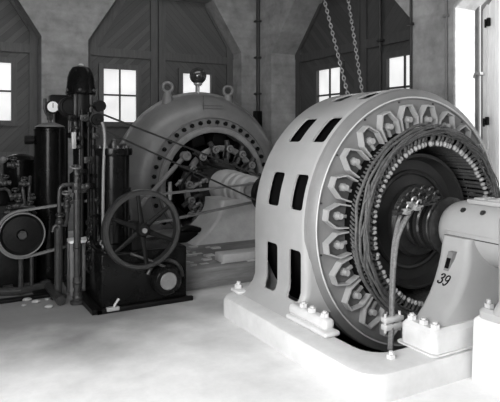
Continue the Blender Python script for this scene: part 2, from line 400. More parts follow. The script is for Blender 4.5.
# horseshoe frame: channel profile swept over the top and down both sides
RO = 1.32; YF, YB = 4.03, 4.98
def prof_outer():
    f = .07; p = []
    for i in range(6): t = PI/2*i/5; p.append((RO-f+f*sin(t), YF+f-f*cos(t)))     # front edge fillet
    for i in range(1, 6): t = PI/2*i/5; p.append((RO-f+f*cos(t), YB-f+f*sin(t)))  # back edge fillet
    return [(1.0, YF)] + p + [(1.0, YB)]
po = prof_outer(); pi_ = [(1.0, YB-.05), (RO-.018, YB-.05), (RO-.018, YF+.06), (1.0, YF+.06)]
prof = po + pi_
path = []
zb = bz
for k in range(12):   # right leg upward
    path.append(('L', 1, zb + (AZ-zb)*k/12))
for k in range(65): path.append(('A', PI*k/64, 0))
for k in range(1, 13): path.append(('L', -1, AZ - (AZ-zb)*k/12))
rr = []
for kind, a, z in path:
    ring = []
    for r, y in prof:
        if kind == 'A': ring.append((AX+r*cos(a), y, AZ+r*sin(a)))
        else:
            fl = max(0, .42-z)/.22; ex = .17*fl**2.2 if r > RO-.2 else 0    # flared feet
            if r > RO-.08: ring.append((AX+a*(r+ex), y, z))
            else: ring.append((AX+a*r, y, z))
    rr.append(ring)
m = MB(); m.rings(rr, closed=True, caps=True); frame = m.build('frame', PAINT, G, ang=40)
# ventilation slots
cut = MB()
def slot_at(a, y0, y1, half, leg=None):
    # rounded box cutter along the skin
    c = MB(); pts = []; hx, hy, r = half, (y1-y0)/2, .035
    base = []
    for cx, cy, a0 in ((hx-r, hy-r, 0), (-hx+r, hy-r, PI/2), (-hx+r, -hy+r, PI), (hx-r, -hy+r, 1.5*PI)):
        for i in range(5): t = a0+PI/2*i/4; base.append((cx+r*cos(t), cy+r*sin(t)))
    ym = (y0+y1)/2
    def P(u, v, d):
        if leg: return (AX+leg[0]*d, ym+v, leg[1]+u)
        return (AX+d*cos(a)-u*sin(a), ym+v, AZ+d*sin(a)+u*cos(a))
    cut.prism(base, P, RO-.2, RO+.2)
for y0, y1 in ((4.10, 4.295), (4.50, 4.71)):
    for ad in (14.4, 43.6, 72.8, 107.2, 136.4, 165.6): slot_at(R(ad), y0, y1, .165)
    for sx in (1, -1): slot_at(0, y0, y1, .225, (sx, .535))
cutter = cut.build('slot_cutter', VOID, None, smooth=False, origin=(0, 0, 0))
bo = frame.modifiers.new('slots', 'BOOLEAN'); bo.operation = 'DIFFERENCE'; bo.object = cutter; bo.solver = 'EXACT'
bpy.context.view_layer.update()
dg = bpy.context.evaluated_depsgraph_get(); me2 = bpy.data.meshes.new_from_object(frame.evaluated_get(dg))
frame.modifiers.clear(); old = frame.data; frame.data = me2; me2.name = 'frame'
while len(me2.materials) > 1: me2.materials.pop()
for p in me2.polygons: p.material_index = 0
bpy.data.objects.remove(cutter)
m = MB()   # laminated core, coloured near black for the shade behind the slots
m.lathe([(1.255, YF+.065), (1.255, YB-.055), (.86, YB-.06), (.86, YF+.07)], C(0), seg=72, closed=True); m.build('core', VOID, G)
# round face ring with its raised edge line
m = MB(); m.lathe([(.80, 4.01), (1.205, 4.01), (1.212, 3.995), (1.235, 3.995), (1.245, 4.01), (1.30, 4.035), (1.312, 4.06), (1.305, 4.085), (1.25, 4.09), (1.25, 4.2), (1.05, 4.3), (.80, 4.2)], C(0), seg=96, closed=True); m.build('face_ring', FACE, G)
m = MB(); m.lathe([(1.22, 4.08), (1.31, 4.08), (1.31, 4.84), (1.22, 4.86)], C(0), seg=40, closed=True, a0=R(216), a1=R(324)); m.build('lower_drum', FACE, G)
m = MB(); m.torus(C(3.996), (0, 1, 0), 1.226, .008, 120, 8); m.build('edge_bead', PAINT_BASE, G)
for k in range(16):
    a = R(11+22.5*k)
    if sin(a) > -.55: m = MB(); m.cyl((AX+1.19*cos(a), 4.012, AZ+1.19*sin(a)), (AX+1.19*cos(a), 4.0, AZ+1.19*sin(a)), .009, seg=8); m.build('face_screw', IRON, G)
# frame feet
for sx in (-1, 1):
    m = MB(); xa, xb = sorted((AX+sx*1.345, AX+sx*1.50)); m.box(xa, xb, 3.50, 4.08, bz, bz+.045, .02, 3)
    xa, xb = sorted((AX+sx*1.35, AX+sx*1.46)); m.box(xa, xb, 3.56, 4.10, bz+.03, bz+.125, .035, 3)
    ft = m.build('foot', PAINT_BASE, G)
    for dx, y in ((1.40, 3.64), (1.41, 3.80), (1.40, 3.94)):
        m = MB(); p = (AX+sx*dx, y, bz+.12); m.nut(p, (0,0,1), .036, .035); m.cyl(p, (p[0], p[1], p[2]+.05), .018, seg=10); m.build('foot_bolt', PAINT_BASE, ft)
    xa, xb = sorted((AX+sx*1.32, AX+sx*1.53))
    m = MB(); m.box(xa, xb, 4.90, 5.08, bz, bz+.035, .015, 3); ft = m.build('foot', PAINT_BASE, G)
    m = MB(); p = (AX+sx*1.46, 5.03, bz+.03); m.nut(p, (0,0,1), .04, .045); m.cyl(p, (p[0], p[1], p[2]+.07), .02, seg=10); m.build('foot_bolt', PAINT_BASE, ft)
# coil clamps: 24 shield-shaped pockets with a bolt (local: +Z radial, -Y towards the viewer)
def clamp_mesh():
    m = MB()
    out = [(-.100, .80), (-.116, 1.03), (-.050, 1.155), (.050, 1.155), (.116, 1.03), (.100, .80)]
    inn = [(-.086, .80), (-.101, 1.028), (-.043, 1.140), (.043, 1.140), (.101, 1.028), (.086, .80)]
    f = lambda u, v, d: (u, d, v)
    for i in range(5):
        m.prism([out[i], out[i+1], inn[i+1], inn[i]], f, -.075, .02)
    return m
cm = clamp_mesh(); clamp0 = cm.build('coil_clamp', PAINT, None, smooth=False, origin=(0, 0, 0))
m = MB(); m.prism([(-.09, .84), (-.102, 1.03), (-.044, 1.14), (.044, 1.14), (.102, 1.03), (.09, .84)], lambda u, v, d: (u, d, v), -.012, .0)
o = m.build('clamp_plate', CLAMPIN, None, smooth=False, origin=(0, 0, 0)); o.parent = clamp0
m = MB(); m.cyl((0, -.01, 1.01), (0, -.085, 1.01), .028, seg=14); m.cyl((0, -.01, 1.01), (0, -.04, 1.01), .040, seg=6); m.box(-.016, .016, -.035, -.01, .87, 1.0, .004)
o = m.build('clamp_bolt', PAINT, None, origin=(0, 0, 0)); o.parent = clamp0
PH, DPH = 4.0756, 2*PI/24
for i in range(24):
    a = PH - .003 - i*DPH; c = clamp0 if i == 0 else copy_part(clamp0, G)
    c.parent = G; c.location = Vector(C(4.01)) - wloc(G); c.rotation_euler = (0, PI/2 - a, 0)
# winding: bundle of end connections
m = MB(); rng = random.Random(3)
def ringtube(r0, y0, r, wob, n=120, k=0):
    pts = []
    ph = rng.random()*6
    for i in range(n):
        a = 2*PI*i/n; q = r0 + wob*sin(a*7+ph)+wob*.7*sin(a*17+ph*2); y = y0+wob*.8*sin(a*11+ph)
        pts.append((AX+q*cos(a), y, AZ+q*sin(a)))
    m.tube(pts, r, 7, closed=True)
for r0, y0, r in ((.948, 3.80, .015), (.932, 3.755, .014), (.913, 3.725, .013), (.893, 3.715, .014), (.872, 3.725, .012), (.856, 3.75, .011), (.905, 3.70, .007)): ringtube(r0, y0, r, .007)
# cross-over leads lying slantwise on the bundle
for k in range(26):
    a0 = rng.random()*2*PI; L = .25+rng.random()*.3; r0, r1 = rng.choice([(.945, .86), (.86, .945), (.92, .85)])
    m.tube([(AX+(r0+(r1-r0)*t)*cos(a0+L*t), 3.73-.02*sin(t*PI), AZ+(r0+(r1-r0)*t)*sin(a0+L*t)) for t in [j/8 for j in range(9)]], .010, 6)
wind = m.build('end_connection_ring', mat('taped_conductors', .085, .55, noise=.5, nscale=25, bump=.3, bscale=60), G)
m = MB()
for k in range(144):
    a = 2*PI*k/144; da = .05
    m.tube([(AX+.885*cos(a), 3.95, AZ+.885*sin(a)), (AX+.92*cos(a+.03), 3.87, AZ+.92*sin(a+.03)), (AX+.925*cos(a+.05), 3.80, AZ+.925*sin(a+.05))], .010, 6)
m.build('outer_coil_leads', mat('coil_lead_tape', .14, .5, noise=.6, nscale=30), G)['kind'] = 'stuff'
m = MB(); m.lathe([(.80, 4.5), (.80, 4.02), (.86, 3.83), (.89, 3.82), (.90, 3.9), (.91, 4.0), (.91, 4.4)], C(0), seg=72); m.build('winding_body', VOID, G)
# 100 inner coil ends
m = MB()
m.tube([(0, 4.34-3.78, .79), (0, .08, .785), (0, .0, .775), (.012, -.035, .80), (.035, -.02, .865)], lambda t: .0135+.004*sin(PI*min(1, t*1.15)), 8, smooth=1)
c0 = m.build('coil_end', COIL, None, origin=(0, 0, 0))
m = MB(); m.ball((0, -.025, .768), .0195, 10, (1, 1.15, 1.45)); k0 = m.build('coil_knuckle', COILL, None, origin=(0, 0, 0)); k0.parent = c0
for i in range(100):
    a = 2*PI*(i+.5)/100; c = c0 if i == 0 else copy_part(c0, G)
    c.parent = G; c.location = Vector(C(3.79+rng.uniform(-.014, .010))) - wloc(G); c.rotation_euler = (0, PI/2-a+rng.uniform(-.010, .010), 0)
# rotor
m = MB(); m.lathe([(.01, 4.02), (.30, 4.02), (.32, 4.06), (.40, 4.09), (.60, 4.07), (.625, 4.0), (.635, 3.955), (.665, 3.955), (.675, 3.975), (.675, 4.6), (.01, 4.6)], C(0), seg=96); m.build('rotor', ROTOR, G)
m = MB(); m.lathe([(.455, 4.085), (.46, 4.055), (.48, 4.045), (.50, 4.055), (.505, 4.085)], C(0), seg=72); m.build('rotor_rib', ROTOR, G)
m = MB(); m.lathe([(.2, 4.05), (.33, 4.05), (.36, 4.02), (.36, 3.97), (.33, 3.94), (.16, 3.93), (.16, 3.8)], C(0), seg=64); m.build('rotor_hub', IRON, G)
m = MB(); m.cyl(C(2.66), C(6.53), .115, seg=32); m.build('shaft', STEEL, G)
for y in (3.63, 3.75, 3.87):
    m = MB(); m.lathe([(.11, y), (.235, y), (.25, y+.012), (.25, y+.058), (.235, y+.07), (.11, y+.07)], C(0), seg=56); m.build('slip_ring', mat('slip_ring_steel', .14, .22, .8) if 'slip_ring_steel' not in MATS else MATS['slip_ring_steel'], G)
m = MB(); m.lathe([(.11, 3.565), (.25, 3.565), (.27, 3.575), (.27, 3.59), (.25, 3.60), (.11, 3.60)], C(0), seg=56); m.build('oil_thrower', IRON, G)
# brush gear over the slip rings
bg = MB(); bg.tube([atY(400, 208, 3.7), atY(408, 197, 3.7), atY(424, 193, 3.65), atY(438, 198, 3.55)], .016, 8, smooth=2)
bg.tube([atY(404, 216, 3.6), atY(416, 206, 3.55), atY(436, 203, 3.45)], .012, 8, smooth=2)
brush = bg.build('brush_yoke', IRON, G)
rng = random.Random(5)
for px, py, y in ((397, 213, 3.58), (401, 206, 3.6), (406, 200, 3.6), (412, 196, 3.58), (420, 194, 3.55), (428, 195, 3.52), (406, 212, 3.54), (411, 205, 3.54), (418, 200, 3.52), (425, 203, 3.48), (433, 199, 3.46), (416, 208, 3.5)):
    p = atY(px, py, y); m = MB()
    m.box(p.x-.03, p.x+.03, p.y-.03, p.y+.03, p.z-.02, p.z+.03, .006)
    m.tube([p+Vector((-.02, -.03, .02)), p+Vector((-.04, -.05, .06)), p+Vector((.0, -.05, .08)), p+Vector((.03, -.03, .05))], .009, 6, smooth=1)
    m.cyl(p+Vector((-.045, -.035, 0)), p+Vector((.045, -.035, .02)), .008, seg=8)
    m.build('brush_holder', LIGHTMETAL if rng.random() < .6 else IRON, brush)
# leads from the brush gear down to the base
for pts in ([(402, 211, 3.62), (397, 226, 3.6), (393, 248, 3.56), (391.5, 285, 3.55), (391, 320, 3.5), (389.5, 350, 3.42)], [(414, 207, 3.58), (404, 222, 3.56), (397, 240, 3.55), (394, 255, 3.54), (393.5, 290, 3.53), (393, 320, 3.48), (391, 350, 3.42)], [(409, 212, 3.6), (399, 230, 3.57), (395.5, 252, 3.53), (392.5, 285, 3.52), (392, 320, 3.47), (391, 350, 3.40)]):
    m = MB(); q = [atY(*p) for p in pts]; q[-1].z = max(q[-1].z, .02); m.tube(q, .018, 8, smooth=2); m.build('brush_lead', CABLE, G)
p = atY(392.5, 322, 3.47); m = MB()
m.box(p.x-.10, p.x+.10, p.y-.035, p.y+.035, p.z-.055, p.z-.008, .008).box(p.x-.10, p.x+.10, p.y-.035, p.y+.035, p.z+.008, p.z+.05, .008)
for s in (-1, 1): m.cyl((p.x+s*.08, p.y, p.z-.08), (p.x+s*.08, p.y, p.z+.08), .012, seg=8)
m.build('cable_cleat', PAINT_BASE, G)
# bearing pedestal
def loft(levels, n=5): return [rrect(x0, x1, y0, y1, r, z, n) for z, x0, x1, y0, y1, r in levels]
m = MB()
LV = [(.37, 3.15, 2.88, 3.12), (.383, 3.192, 2.885, 3.14), (.446, 3.341, 2.92, 3.2), (.513, 3.461, 2.95, 3.25), (.598, 3.562, 2.98, 3.29), (.68, 3.647, 3.01, 3.33), (.774, 3.727, 3.05, 3.37), (.85, 3.765, 3.08, 3.39), (.94, 3.80, 3.10, 3.40)]
m.rings(loft([(z, x, 2*AX-x, y0, y1, .06) for z, x, y0, y1 in LV], 6)); ped = m.build('bearing_pedestal', PAINT, G, ang=50)
m = MB(); m.rings(loft([(bz, 3.11, 5.14, 2.84, 3.19, .05), (.35, 3.11, 5.14, 2.84, 3.19, .05), (.385, 3.135, 5.115, 2.865, 3.165, .05)]))
m.rings(loft([(bz, 3.085, 5.165, 2.82, 3.21, .04), (bz+.012, 3.085, 5.165, 2.82, 3.21, .04)])); pf = m.build('pedestal_foot', PAINT_BASE, G)
for y in (3.12, 3.0, 2.89):
    for sx in (-1, 1):
        p = (AX+sx*.955, y, .38); m = MB(); m.nut(p, (0,0,1), .036, .035); m.cyl(p, (p[0], p[1], p[2]+.05), .018, seg=10); m.build('pedestal_bolt', PAINT_BASE, pf)
m = MB()
RC = .27; prof = [(.125, 3.555), (.17, 3.55), (.215, 3.525), (.245, 3.47), (.262, 3.40), (RC, 3.31), (RC, 2.72), (.26, 2.66), (.2, 2.63), (.13, 2.62)]
m.lathe(prof, C(0), seg=56); cap = m.build('bearing_housing', PAINT, G, ang=50)
m = MB(); xa, xb = AX-RC-.008, AX+RC+.008
m.rings(loft([(AZ-.016, xa, xb, 2.66, 3.47, .12), (AZ+.016, xa, xb, 2.66, 3.47, .12)])); m.build('split_flange', PAINT, cap)
m = MB(); m.rings(loft([(AZ-.026, xa+.004, xb-.004, 2.665, 3.465, .12), (AZ-.016, xa+.004, xb-.004, 2.665, 3.465, .12)])); m.build('split_joint', IRON, cap)
for y in (3.28, 3.08, 2.86):
    m = MB(); a = R(133); p = Vector((AX+RC*cos(a), y, AZ+RC*sin(a))); nrm = Vector((cos(a), 0, sin(a)))
    m.cyl(p-nrm*.03, p+nrm*.003, .026, seg=14); m.nut(p, nrm, .016, .016); m.build('cap_screw', IRON, cap)
m = MB(); m.box(AX-.12, AX+.12, 2.95, 3.3, AZ+RC-.02, AZ+RC+.02, .012); m.box(AX-.08, AX+.08, 3.0, 3.12, AZ+RC+.01, AZ+RC+.035, .01).box(AX-.08, AX+.08, 3.15, 3.26, AZ+RC+.01, AZ+RC+.035, .01); m.build('oil_lid', PAINT, cap)
# oil gauge on the pedestal flank
def flank(px, py):
    # point on the -X flank of the pedestal seen at this pixel
    best = None
    for k in range(300):
        x = 3.1+.75*k/300; p = atX(px, py, x)
        for (z0, xa_, _, _), (z1, xb_, _, _) in zip(LV, LV[1:]):
            if z0 <= p.z <= z1:
                e = abs(xa_+(xb_-xa_)*(p.z-z0)/(z1-z0)-x)
                if best is None or e < best[0]: best = (e, p)
    return best[1]
p = flank(450.5, 262); m = MB(); gf = lambda u, v, d: (p.x+v*.4+d, p.y+u, p.z+v)
m.prism([(-.026, -.085), (.026, -.085), (.026, .085), (-.026, .085)], gf, -.03, .03); og = m.build('oil_gauge', FACE, G)
m = MB(); m.prism([(-.02, -.045), (.02, -.045), (.02, .035), (-.02, .035)], gf, -.034, -.026); m.build('gauge_glass', BLACK, og)
p = flank(445, 279)
def glyph_strokes(strokes, c, w, h, r, m):
    for st in strokes: m.tube([(c.x+(v-.5)*h*1.0-.008, c.y - (u-.5)*w, c.z + (v-.5)*h) for u, v in st], r, 6, smooth=1)
m = MB()
c1 = p + Vector((-.004, .027, 0)); c2 = p + Vector((-.004, -.027, -.006))
glyph_strokes([[(0, .85), (.2, 1.05), (.9, 1.05), (1, .7), (.35, .55), (1, .45), (1.05, .05), (.2, -.05), (-.05, .2)]], c1, .036, .06, .006, m)
glyph_strokes([[(1, .62), (.5, .42), (-.05, .6), (.1, 1.05), (.9, 1.05), (1.05, .6), (.9, .1), (.4, -.1), (0, .1)]], c2, .036, .06, .006, m)
m.build('number_mark', BLACKDULL, G)
# exciter block and foot on the right
BL = tag(MB().rings([rrect(3.40, 5.4, 1.2, 2.78, .05, 0, 4), rrect(3.41, 5.39, 1.21, 2.77, .05, .45, 4), rrect(3.44, 5.36, 1.24, 2.74, .04, .48, 4)]).build('foundation_block', BLOCKM), 'rough whitewashed concrete block at the right edge beside the generator base', 'block')
EX = thing('exciter', 'pale machine stand bolted on the whitewashed concrete block at the right edge', 'machine', (4.1, 2.2, .48))
m = MB(); m.rings(loft([(.48, 3.41, 4.9, 1.6, 2.72, .05), (.53, 3.41, 4.9, 1.6, 2.72, .05), (.555, 3.43, 4.87, 1.63, 2.70, .05)])); ft = m.build('foot_flange', PAINT, EX)
p = Vector((3.47, 2.66, .55)); m = MB(); m.nut(p, (0,0,1), .035, .035); m.cyl(p, p+Vector((0,0,.065)), .018, seg=10); m.build('anchor_bolt', PAINT, ft)
m = MB(); m.rings(loft([(.54, 3.40, 4.75, 1.7, 2.62, .08), (.62, 3.43, 4.7, 1.75, 2.60, .1), (1.2, 3.43, 4.7, 1.75, 2.60, .1), (1.27, 3.46, 4.65, 1.8, 2.56, .1)])); m.build('body', PAINT, EX, ang=50)

# ================================================================= MOTOR
M = thing('motor', 'large dark grey round motor frame with bolted ring opening behind the light generator', 'motor', (AX, 8.0, 0))
m = MB(); m.box(2.42, 5.85, 5.95, 10.0, 0, .24, .015); m.build('base', BEAMM, M)
m = MB()
for k in range(30):
    x = 2.5+random.random()*.9; y = 5.98+random.random()*1.2; s = .02+random.random()*.05
    m.box(x-s, x+s, y-s*.6, y+s*.6, .235, .245+random.random()*.02, .004)
o = m.build('loose_mortar', PEDM, M, smooth=False); o['kind'] = 'stuff'
p = atZ(234, 262, .24); m = MB(); m.box(p.x-.16, p.x+.42, p.y-.02, p.y+.22, .24, .345, .01); m.build('sole_plate', PEDM, M)
pr_ = [(.93, 9.0), (.93, 8.72), (.945, 8.70), (.99, 8.70), (1.0, 8.715), (1.01, 8.76), (1.15, 8.76), (1.16, 8.735), (1.22, 8.74), (1.32, 8.775), (1.42, 8.85), (1.50, 8.96), (1.56, 9.1), (1.595, 9.22), (1.60, 9.25), (1.635, 9.255), (1.645, 9.265), (1.645, 9.31), (1.6, 9.34), (1.0, 9.6)]
m = MB(); m.lathe(pr_, C(0), seg=96); m.cut_below(.2); m.build('frame', DARKGREY, M, ang=40)
m = MB(); m.lathe([(.90, 8.66), (.93, 8.645), (.985, 8.645), (1.0, 8.665), (1.0, 8.74), (.90, 8.74)], C(0), seg=80, closed=True); m.cut_below(.2); m.build('opening_rim', mat('rubbed_rim', .2, .35, noise=.15, nscale=8), M)
m = MB(); m.lathe([(1.015, 8.757), (1.148, 8.757)], C(0), seg=96); m.cut_below(.22); m.build('bolt_ring', DARKGREY, M)
b0 = None
for k in range(42):
    a = R(90+4+8.571*k)
    z = AZ+1.085*sin(a)
    if z < .3: continue
    if b0 is None:
        m = MB(); m.nut((0, 0, 0), (0, -1, 0), .04, .035); m.cyl((0, 0, 0), (0, -.06, 0), .018, seg=8); b0 = m.build('frame_bolt', BLACKDULL, None, origin=(0, 0, 0)); c = b0
    else: c = copy_part(b0, M)
    c.parent = M; c.location = Vector((AX+1.085*cos(a), 8.757, z)) - wloc(M)
m = MB(); m.box(AX-.17, AX-.162, 8.765, 8.79, 2.24, 2.50).box(AX-.17, AX+.22, 8.76, 8.785, 2.28, 2.286).box(AX-.17, AX+.22, 8.80, 8.83, 2.33, 2.336); m.build('plate_seam', CLAMPIN, M)
m = MB()
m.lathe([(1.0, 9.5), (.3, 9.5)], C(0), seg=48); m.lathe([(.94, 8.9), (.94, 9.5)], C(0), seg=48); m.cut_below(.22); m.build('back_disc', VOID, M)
for k in range(12):   # field poles inside the opening
    a = R(15+30*k)
    if AZ+.85*sin(a) < .35: continue
    m = MB(); u = Vector((cos(a), 0, sin(a))); v = Vector((-sin(a), 0, cos(a))); c = Vector(C(9.1))
    f = lambda x, y, d: c + u*x + v*y + Vector((0, d, 0))
    m.prism([(.68, -.13), (.94, -.13), (.94, .13), (.68, .13)], f, -.2, .25, .03); m.build('field_pole', BLACKDULL, M)
m = MB(); m.lathe([(.20, 8.45), (.40, 8.45), (.415, 8.47), (.415, 8.95), (.2, 8.95)], C(0), seg=96); m.build('commutator', IRON, M)
m = MB(); m.lathe([(.58, 8.40), (.60, 8.385), (.66, 8.385), (.68, 8.40), (.68, 8.44), (.58, 8.44)], C(0), seg=64, closed=True); m.cut_below(.3); m.build('brush_ring', GREYIRON, M)
for k in range(15):
    a = R(57+24*k-1); u = Vector((cos(a), 0, sin(a))); v = Vector((-sin(a), 0, cos(a))); c = Vector(C(8.38)) + u*.63
    if c.z < .45: continue
    m = MB(); m.tube([c+u*.14+v*.05, c, c-u*.16-v*.03], .045, 8); m.cyl(c+Vector((0, .06, 0)), c-Vector((0, .09, 0)), .06, seg=16)
    m.box(c.x-.05, c.x+.05, c.y-.02, c.y+.1, c.z-.05, c.z+.05, .01)
    arm = m.build('brush_arm', IRON, M)
    m = MB(); m.torus(c-Vector((0, .09, 0)), (0, 1, 0), .05, .018, 18, 8); m.cyl(c-Vector((0, .09, 0)), c-Vector((0, .115, 0)), .024, seg=10); m.build('brush_stud', GREYIRON, arm)
    m = MB(); w = c-u*.2; m.box(w.x-.045, w.x+.045, w.y-.03, w.y+.2, w.z-.035, w.z+.035, .01); m.tube([c+v*.05, c+v*.1-u*.1-Vector((0,.06,0)), w+v*.04], .014, 6, smooth=1); m.build('brush_block', IRON, arm)
# rocker handle: a slanting bar with its pivot disc
pa, pb = atY(185, 156, 8.42), atY(139, 207, 8.3)
m = MB(); m.tube([pa, pb], .04, 8); bar = m.build('rocker_bar', GREYIRON, M)
m = MB(); m.cyl(pa+Vector((0, .05, 0)), pa-Vector((0, .08, 0)), .075, seg=20); m.torus(pa-Vector((0, .08, 0)), (0, 1, 0), .06, .02, 20, 8); m.build('rocker_pivot', GREYIRON, bar)
pa, pb = atY(165, 160, 8.5), atY(160, 225, 8.5)
m = MB(); m.tube([atY(170, 182, 8.5), atY(170, 200, 8.5)], .035, 8); m.build('terminal_post', LIGHTMETAL, M)
for pts in ([(184, 188, 8.3), (180, 196, 8.2), (184, 178, 8.25), (196, 168, 8.3), (206, 167, 8.3)], [(176, 165, 8.4), (190, 172, 8.3), (206, 176, 8.3)], [(193, 150, 8.4), (200, 160, 8.3), (214, 166, 8.3), (228, 170, 8.25)]):
    m = MB(); m.tube([atY(*p) for p in pts], .028, 8, smooth=2); m.build('armature_lead', BLACKDULL, M)
for px, py, y in ((197, 205, 8.3), (190, 214, 8.3), (180, 182, 8.3), (177, 228, 8.2), (199, 226, 8.2), (196, 185, 8.3), (203, 181, 8.3)):
    p = atY(px, py, y); m = MB(); m.tube([p+Vector((-.07, 0, -.05)), p, p+Vector((.06, 0, .04)), p+Vector((.08, 0, -.03))], .026, 8, smooth=1); m.ball(p, .04, 10); m.build('terminal_lug', GREYIRON, M)
# bearing housing and pedestal of the motor
YE = 7.35
m = MB(); prof = [(.12, YE+.02), (.15, YE), (.205, YE), (.225, YE+.02)]
y = YE+.02
for k in range(3): prof += [(.235+.014*k, y+.02), (.235+.014*k, y+.12), (.225+.014*k, y+.14), (.225+.014*k, y+.18)]; y += .2
prof += [(.285, y+.05), (.285, 8.3), (.15, 8.32)]
m.lathe(prof, C(0), seg=48); m.build('bearing_housing', PEDM, M, ang=30)
m = MB(); lv = []
for k in range(13):
    t = k/12; z = .24+.60*t; s = (1-t)**2.2
    lv.append((z, 3.62-.50*s, 2*AX-3.62+.50*s, 7.36-.12*s, 8.0+.1*s, .06))
m.rings(loft(lv)); m.build('bearing_pedestal', PEDM, M, ang=50)
m = MB(); p = atY(186, 256, 7.6); m.box(p.x-.16, p.x+.16, p.y-.1, p.y+.1, .24, .40, .03); m.tube([(p.x-.1, p.y-.05, .42), (p.x+.02, p.y-.08, .46), (p.x+.2, p.y-.05, .4)], .04, 8, smooth=1); m.build('terminal_box', BLACKDULL, M)
for px, py in ((167.5, 87.5), (228, 91)):
    p = atY(px, py, 9.25); m = MB(); m.torus(p, (.3, 1, 0), .085, .03, 24, 10)
    zt_ = AZ+math.sqrt(1.60**2-(p.x-AX)**2); m.cyl((p.x, p.y, zt_-.06), (p.x, p.y, p.z-.08), .12, .06, seg=14); m.build('lifting_eye', DARKGREY, M)
m = MB(); m.lathe([(.001, 6.56), (.165, 6.56), (.165, 6.78), (.2, 6.80), (.26, 6.81), (.275, 6.83), (.275, 6.89), (.26, 6.91), (.2, 6.92), (.12, 6.94)], C(0), seg=56); m.build('coupling', BLACKDULL, M)
m = MB(); m.cyl(C(6.94), C(8.5), .115, seg=32); m.build('shaft', STEEL, M)
# globe on top
GL = thing('globe_lamp', 'dark glass globe on a short stem on top of the dark motor frame', 'lamp', (4.08, 9.28, 2.48))
m = MB(); m.ball((4.08, 9.28, 2.90), .155, 28); m.build('globe', GLASS, GL)
m = MB(); m.cyl((4.08, 9.28, 2.475), (4.08, 9.28, 2.76), .03, seg=12); m.lathe([(.06, 0), (.06, .03), (.03, .05)], (4.08, 9.28, 2.475), 'Z', 20); m.lathe([(.05, .24), (.08, .27), (.08, .3)], (4.08, 9.28, 2.475), 'Z', 20); m.build('stem', LIGHTMETAL, GL)

# ============================================================ COMPRESSOR
K = thing('compressor', 'black upright compressor with six-spoke flywheel and box-shaped crankcase', 'compressor', (1.86, 5.95, 0))
m = MB(); m.box(1.40, 2.34, 5.62, 6.32, .04, .60, .025, 3); m.build('crankcase', BLACK, K)
m = MB(); m.box(1.35, 2.40, 5.58, 5.63, 0, .05, .008).box(1.35, 2.40, 6.32, 6.37, 0, .05, .008).box(1.35, 1.41, 5.58, 6.37, 0, .05, .008).box(1.40, 2.36, 5.63, 6.33, .0, .042); m.build('bed_frame', BLACKDULL, K)
m = MB(); m.tube([(1.52, 5.60, .03), (1.54, 5.59, .09), (1.58, 5.60, .13)], .014, 8, smooth=1); m.box(1.45, 1.58, 5.57, 5.62, .02, .06, .008); m.build('drain_cock', LIGHTMETAL, K)
WX, WY, WZ, WR = 1.80, 5.52, .835, .405
m = MB(); m.lathe([(WR-.045, -.045), (WR-.01, -.05), (WR+.008, -.03), (WR+.01, .03), (WR-.01, .05), (WR-.045, .045)], (WX, WY, WZ), seg=72, closed=True); fw = m.build('flywheel', mat('black_wheel_iron', .03, .3, .4, noise=.2, nscale=8), K)
m = MB(); m.lathe([(.02, -.07), (.055, -.07), (.07, -.05), (.075, .06), (.02, .06)], (WX, WY, WZ), seg=28); m.build('hub', BLACKDULL, fw)
m = MB(); m.cyl((WX, WY-.095, WZ), (WX, WY-.06, WZ), .026, seg=12); m.build('shaft_end', GREYIRON, fw)
for k in range(6):
    a = R(5+60*k+ 32); d = Vector((cos(a), 0, sin(a))); c = Vector((WX, WY, WZ)); w = Vector((-sin(a), 0, cos(a)))
    m = MB(); m.rings([[c+d*r+w*(s*cos(t))+Vector((0, .018*sin(t), 0)) for t in [2*PI*i/10 for i in range(10)]] for r, s in ((.06, .032), (.2, .024), (WR-.03, .02))]); m.build('spoke', BLACKDULL, fw)
m = MB(); m.cyl((WX, WY, WZ), (WX, 7.0, WZ), .035, seg=14); m.build('crankshaft', IRON, K)
m = MB(); m.lathe([(.03, 6.62), (.05, 6.58), (.17, 6.6), (.18, 6.585), (.18, 6.72), (.17, 6.70), (.05, 6.73), (.03, 6.7)], (WX, 0, WZ), seg=40); m.build('belt_pulley', BLACKDULL, K)
for y in (5.7, 6.2):
    m = MB(); m.box(WX-.07, WX+.07, y-.05, y+.05, .59, WZ+.07, .02); m.build('shaft_bearing', BLACKDULL, K)
CX, CY, CR = 1.66, 6.08, .168
m = MB(); m.lathe([(.001, .58), (CR+.03, .58), (CR+.03, .63), (CR, .64), (CR, 1.18), (CR+.02, 1.185), (CR+.02, 1.225), (CR, 1.23), (CR, 1.58), (CR+.03, 1.59), (CR+.035, 1.63), (CR+.03, 1.665), (.001, 1.67)], (CX, CY, 0), 'Z', 36); cyl = m.build('cylinder', BLACK, K)
for k in range(8):
    a = 2*PI*k/8; p = (CX+(CR-.015)*cos(a), CY+(CR-.015)*sin(a), 1.665); m = MB(); m.nut(p, (0,0,1), .022, .03); m.build('head_bolt', IRON, cyl)
m = MB(); m.cyl((CX, CY, 1.66), (CX, CY, 1.72), .05, seg=14); m.ball((CX, CY, 1.73), .04, 12); m.tube([(CX+.05, CY, 1.7), (CX+.12, CY, 1.71), (CX+.14, CY, 1.69)], .015, 8); m.build('valve_cap', IRON, cyl)
DX, DZ = 2.075, .275
m = MB(); m.lathe([(.001, 5.48), (.13, 5.48), (.155, 5.50), (.165, 5.53), (.165, 5.64), (.001, 5.64)], (DX, 0, DZ), seg=40); cv = m.build('end_cover', BLACK, K)
m = MB(); m.lathe([(.001, 5.465), (.082, 5.465), (.092, 5.475), (.092, 5.49)], (DX, 0, DZ), seg=36); m.cyl((DX, 5.465, DZ), (DX, 5.458, DZ), .012, seg=10); m.build('cover_plate', GREYIRON, cv)
m = MB()
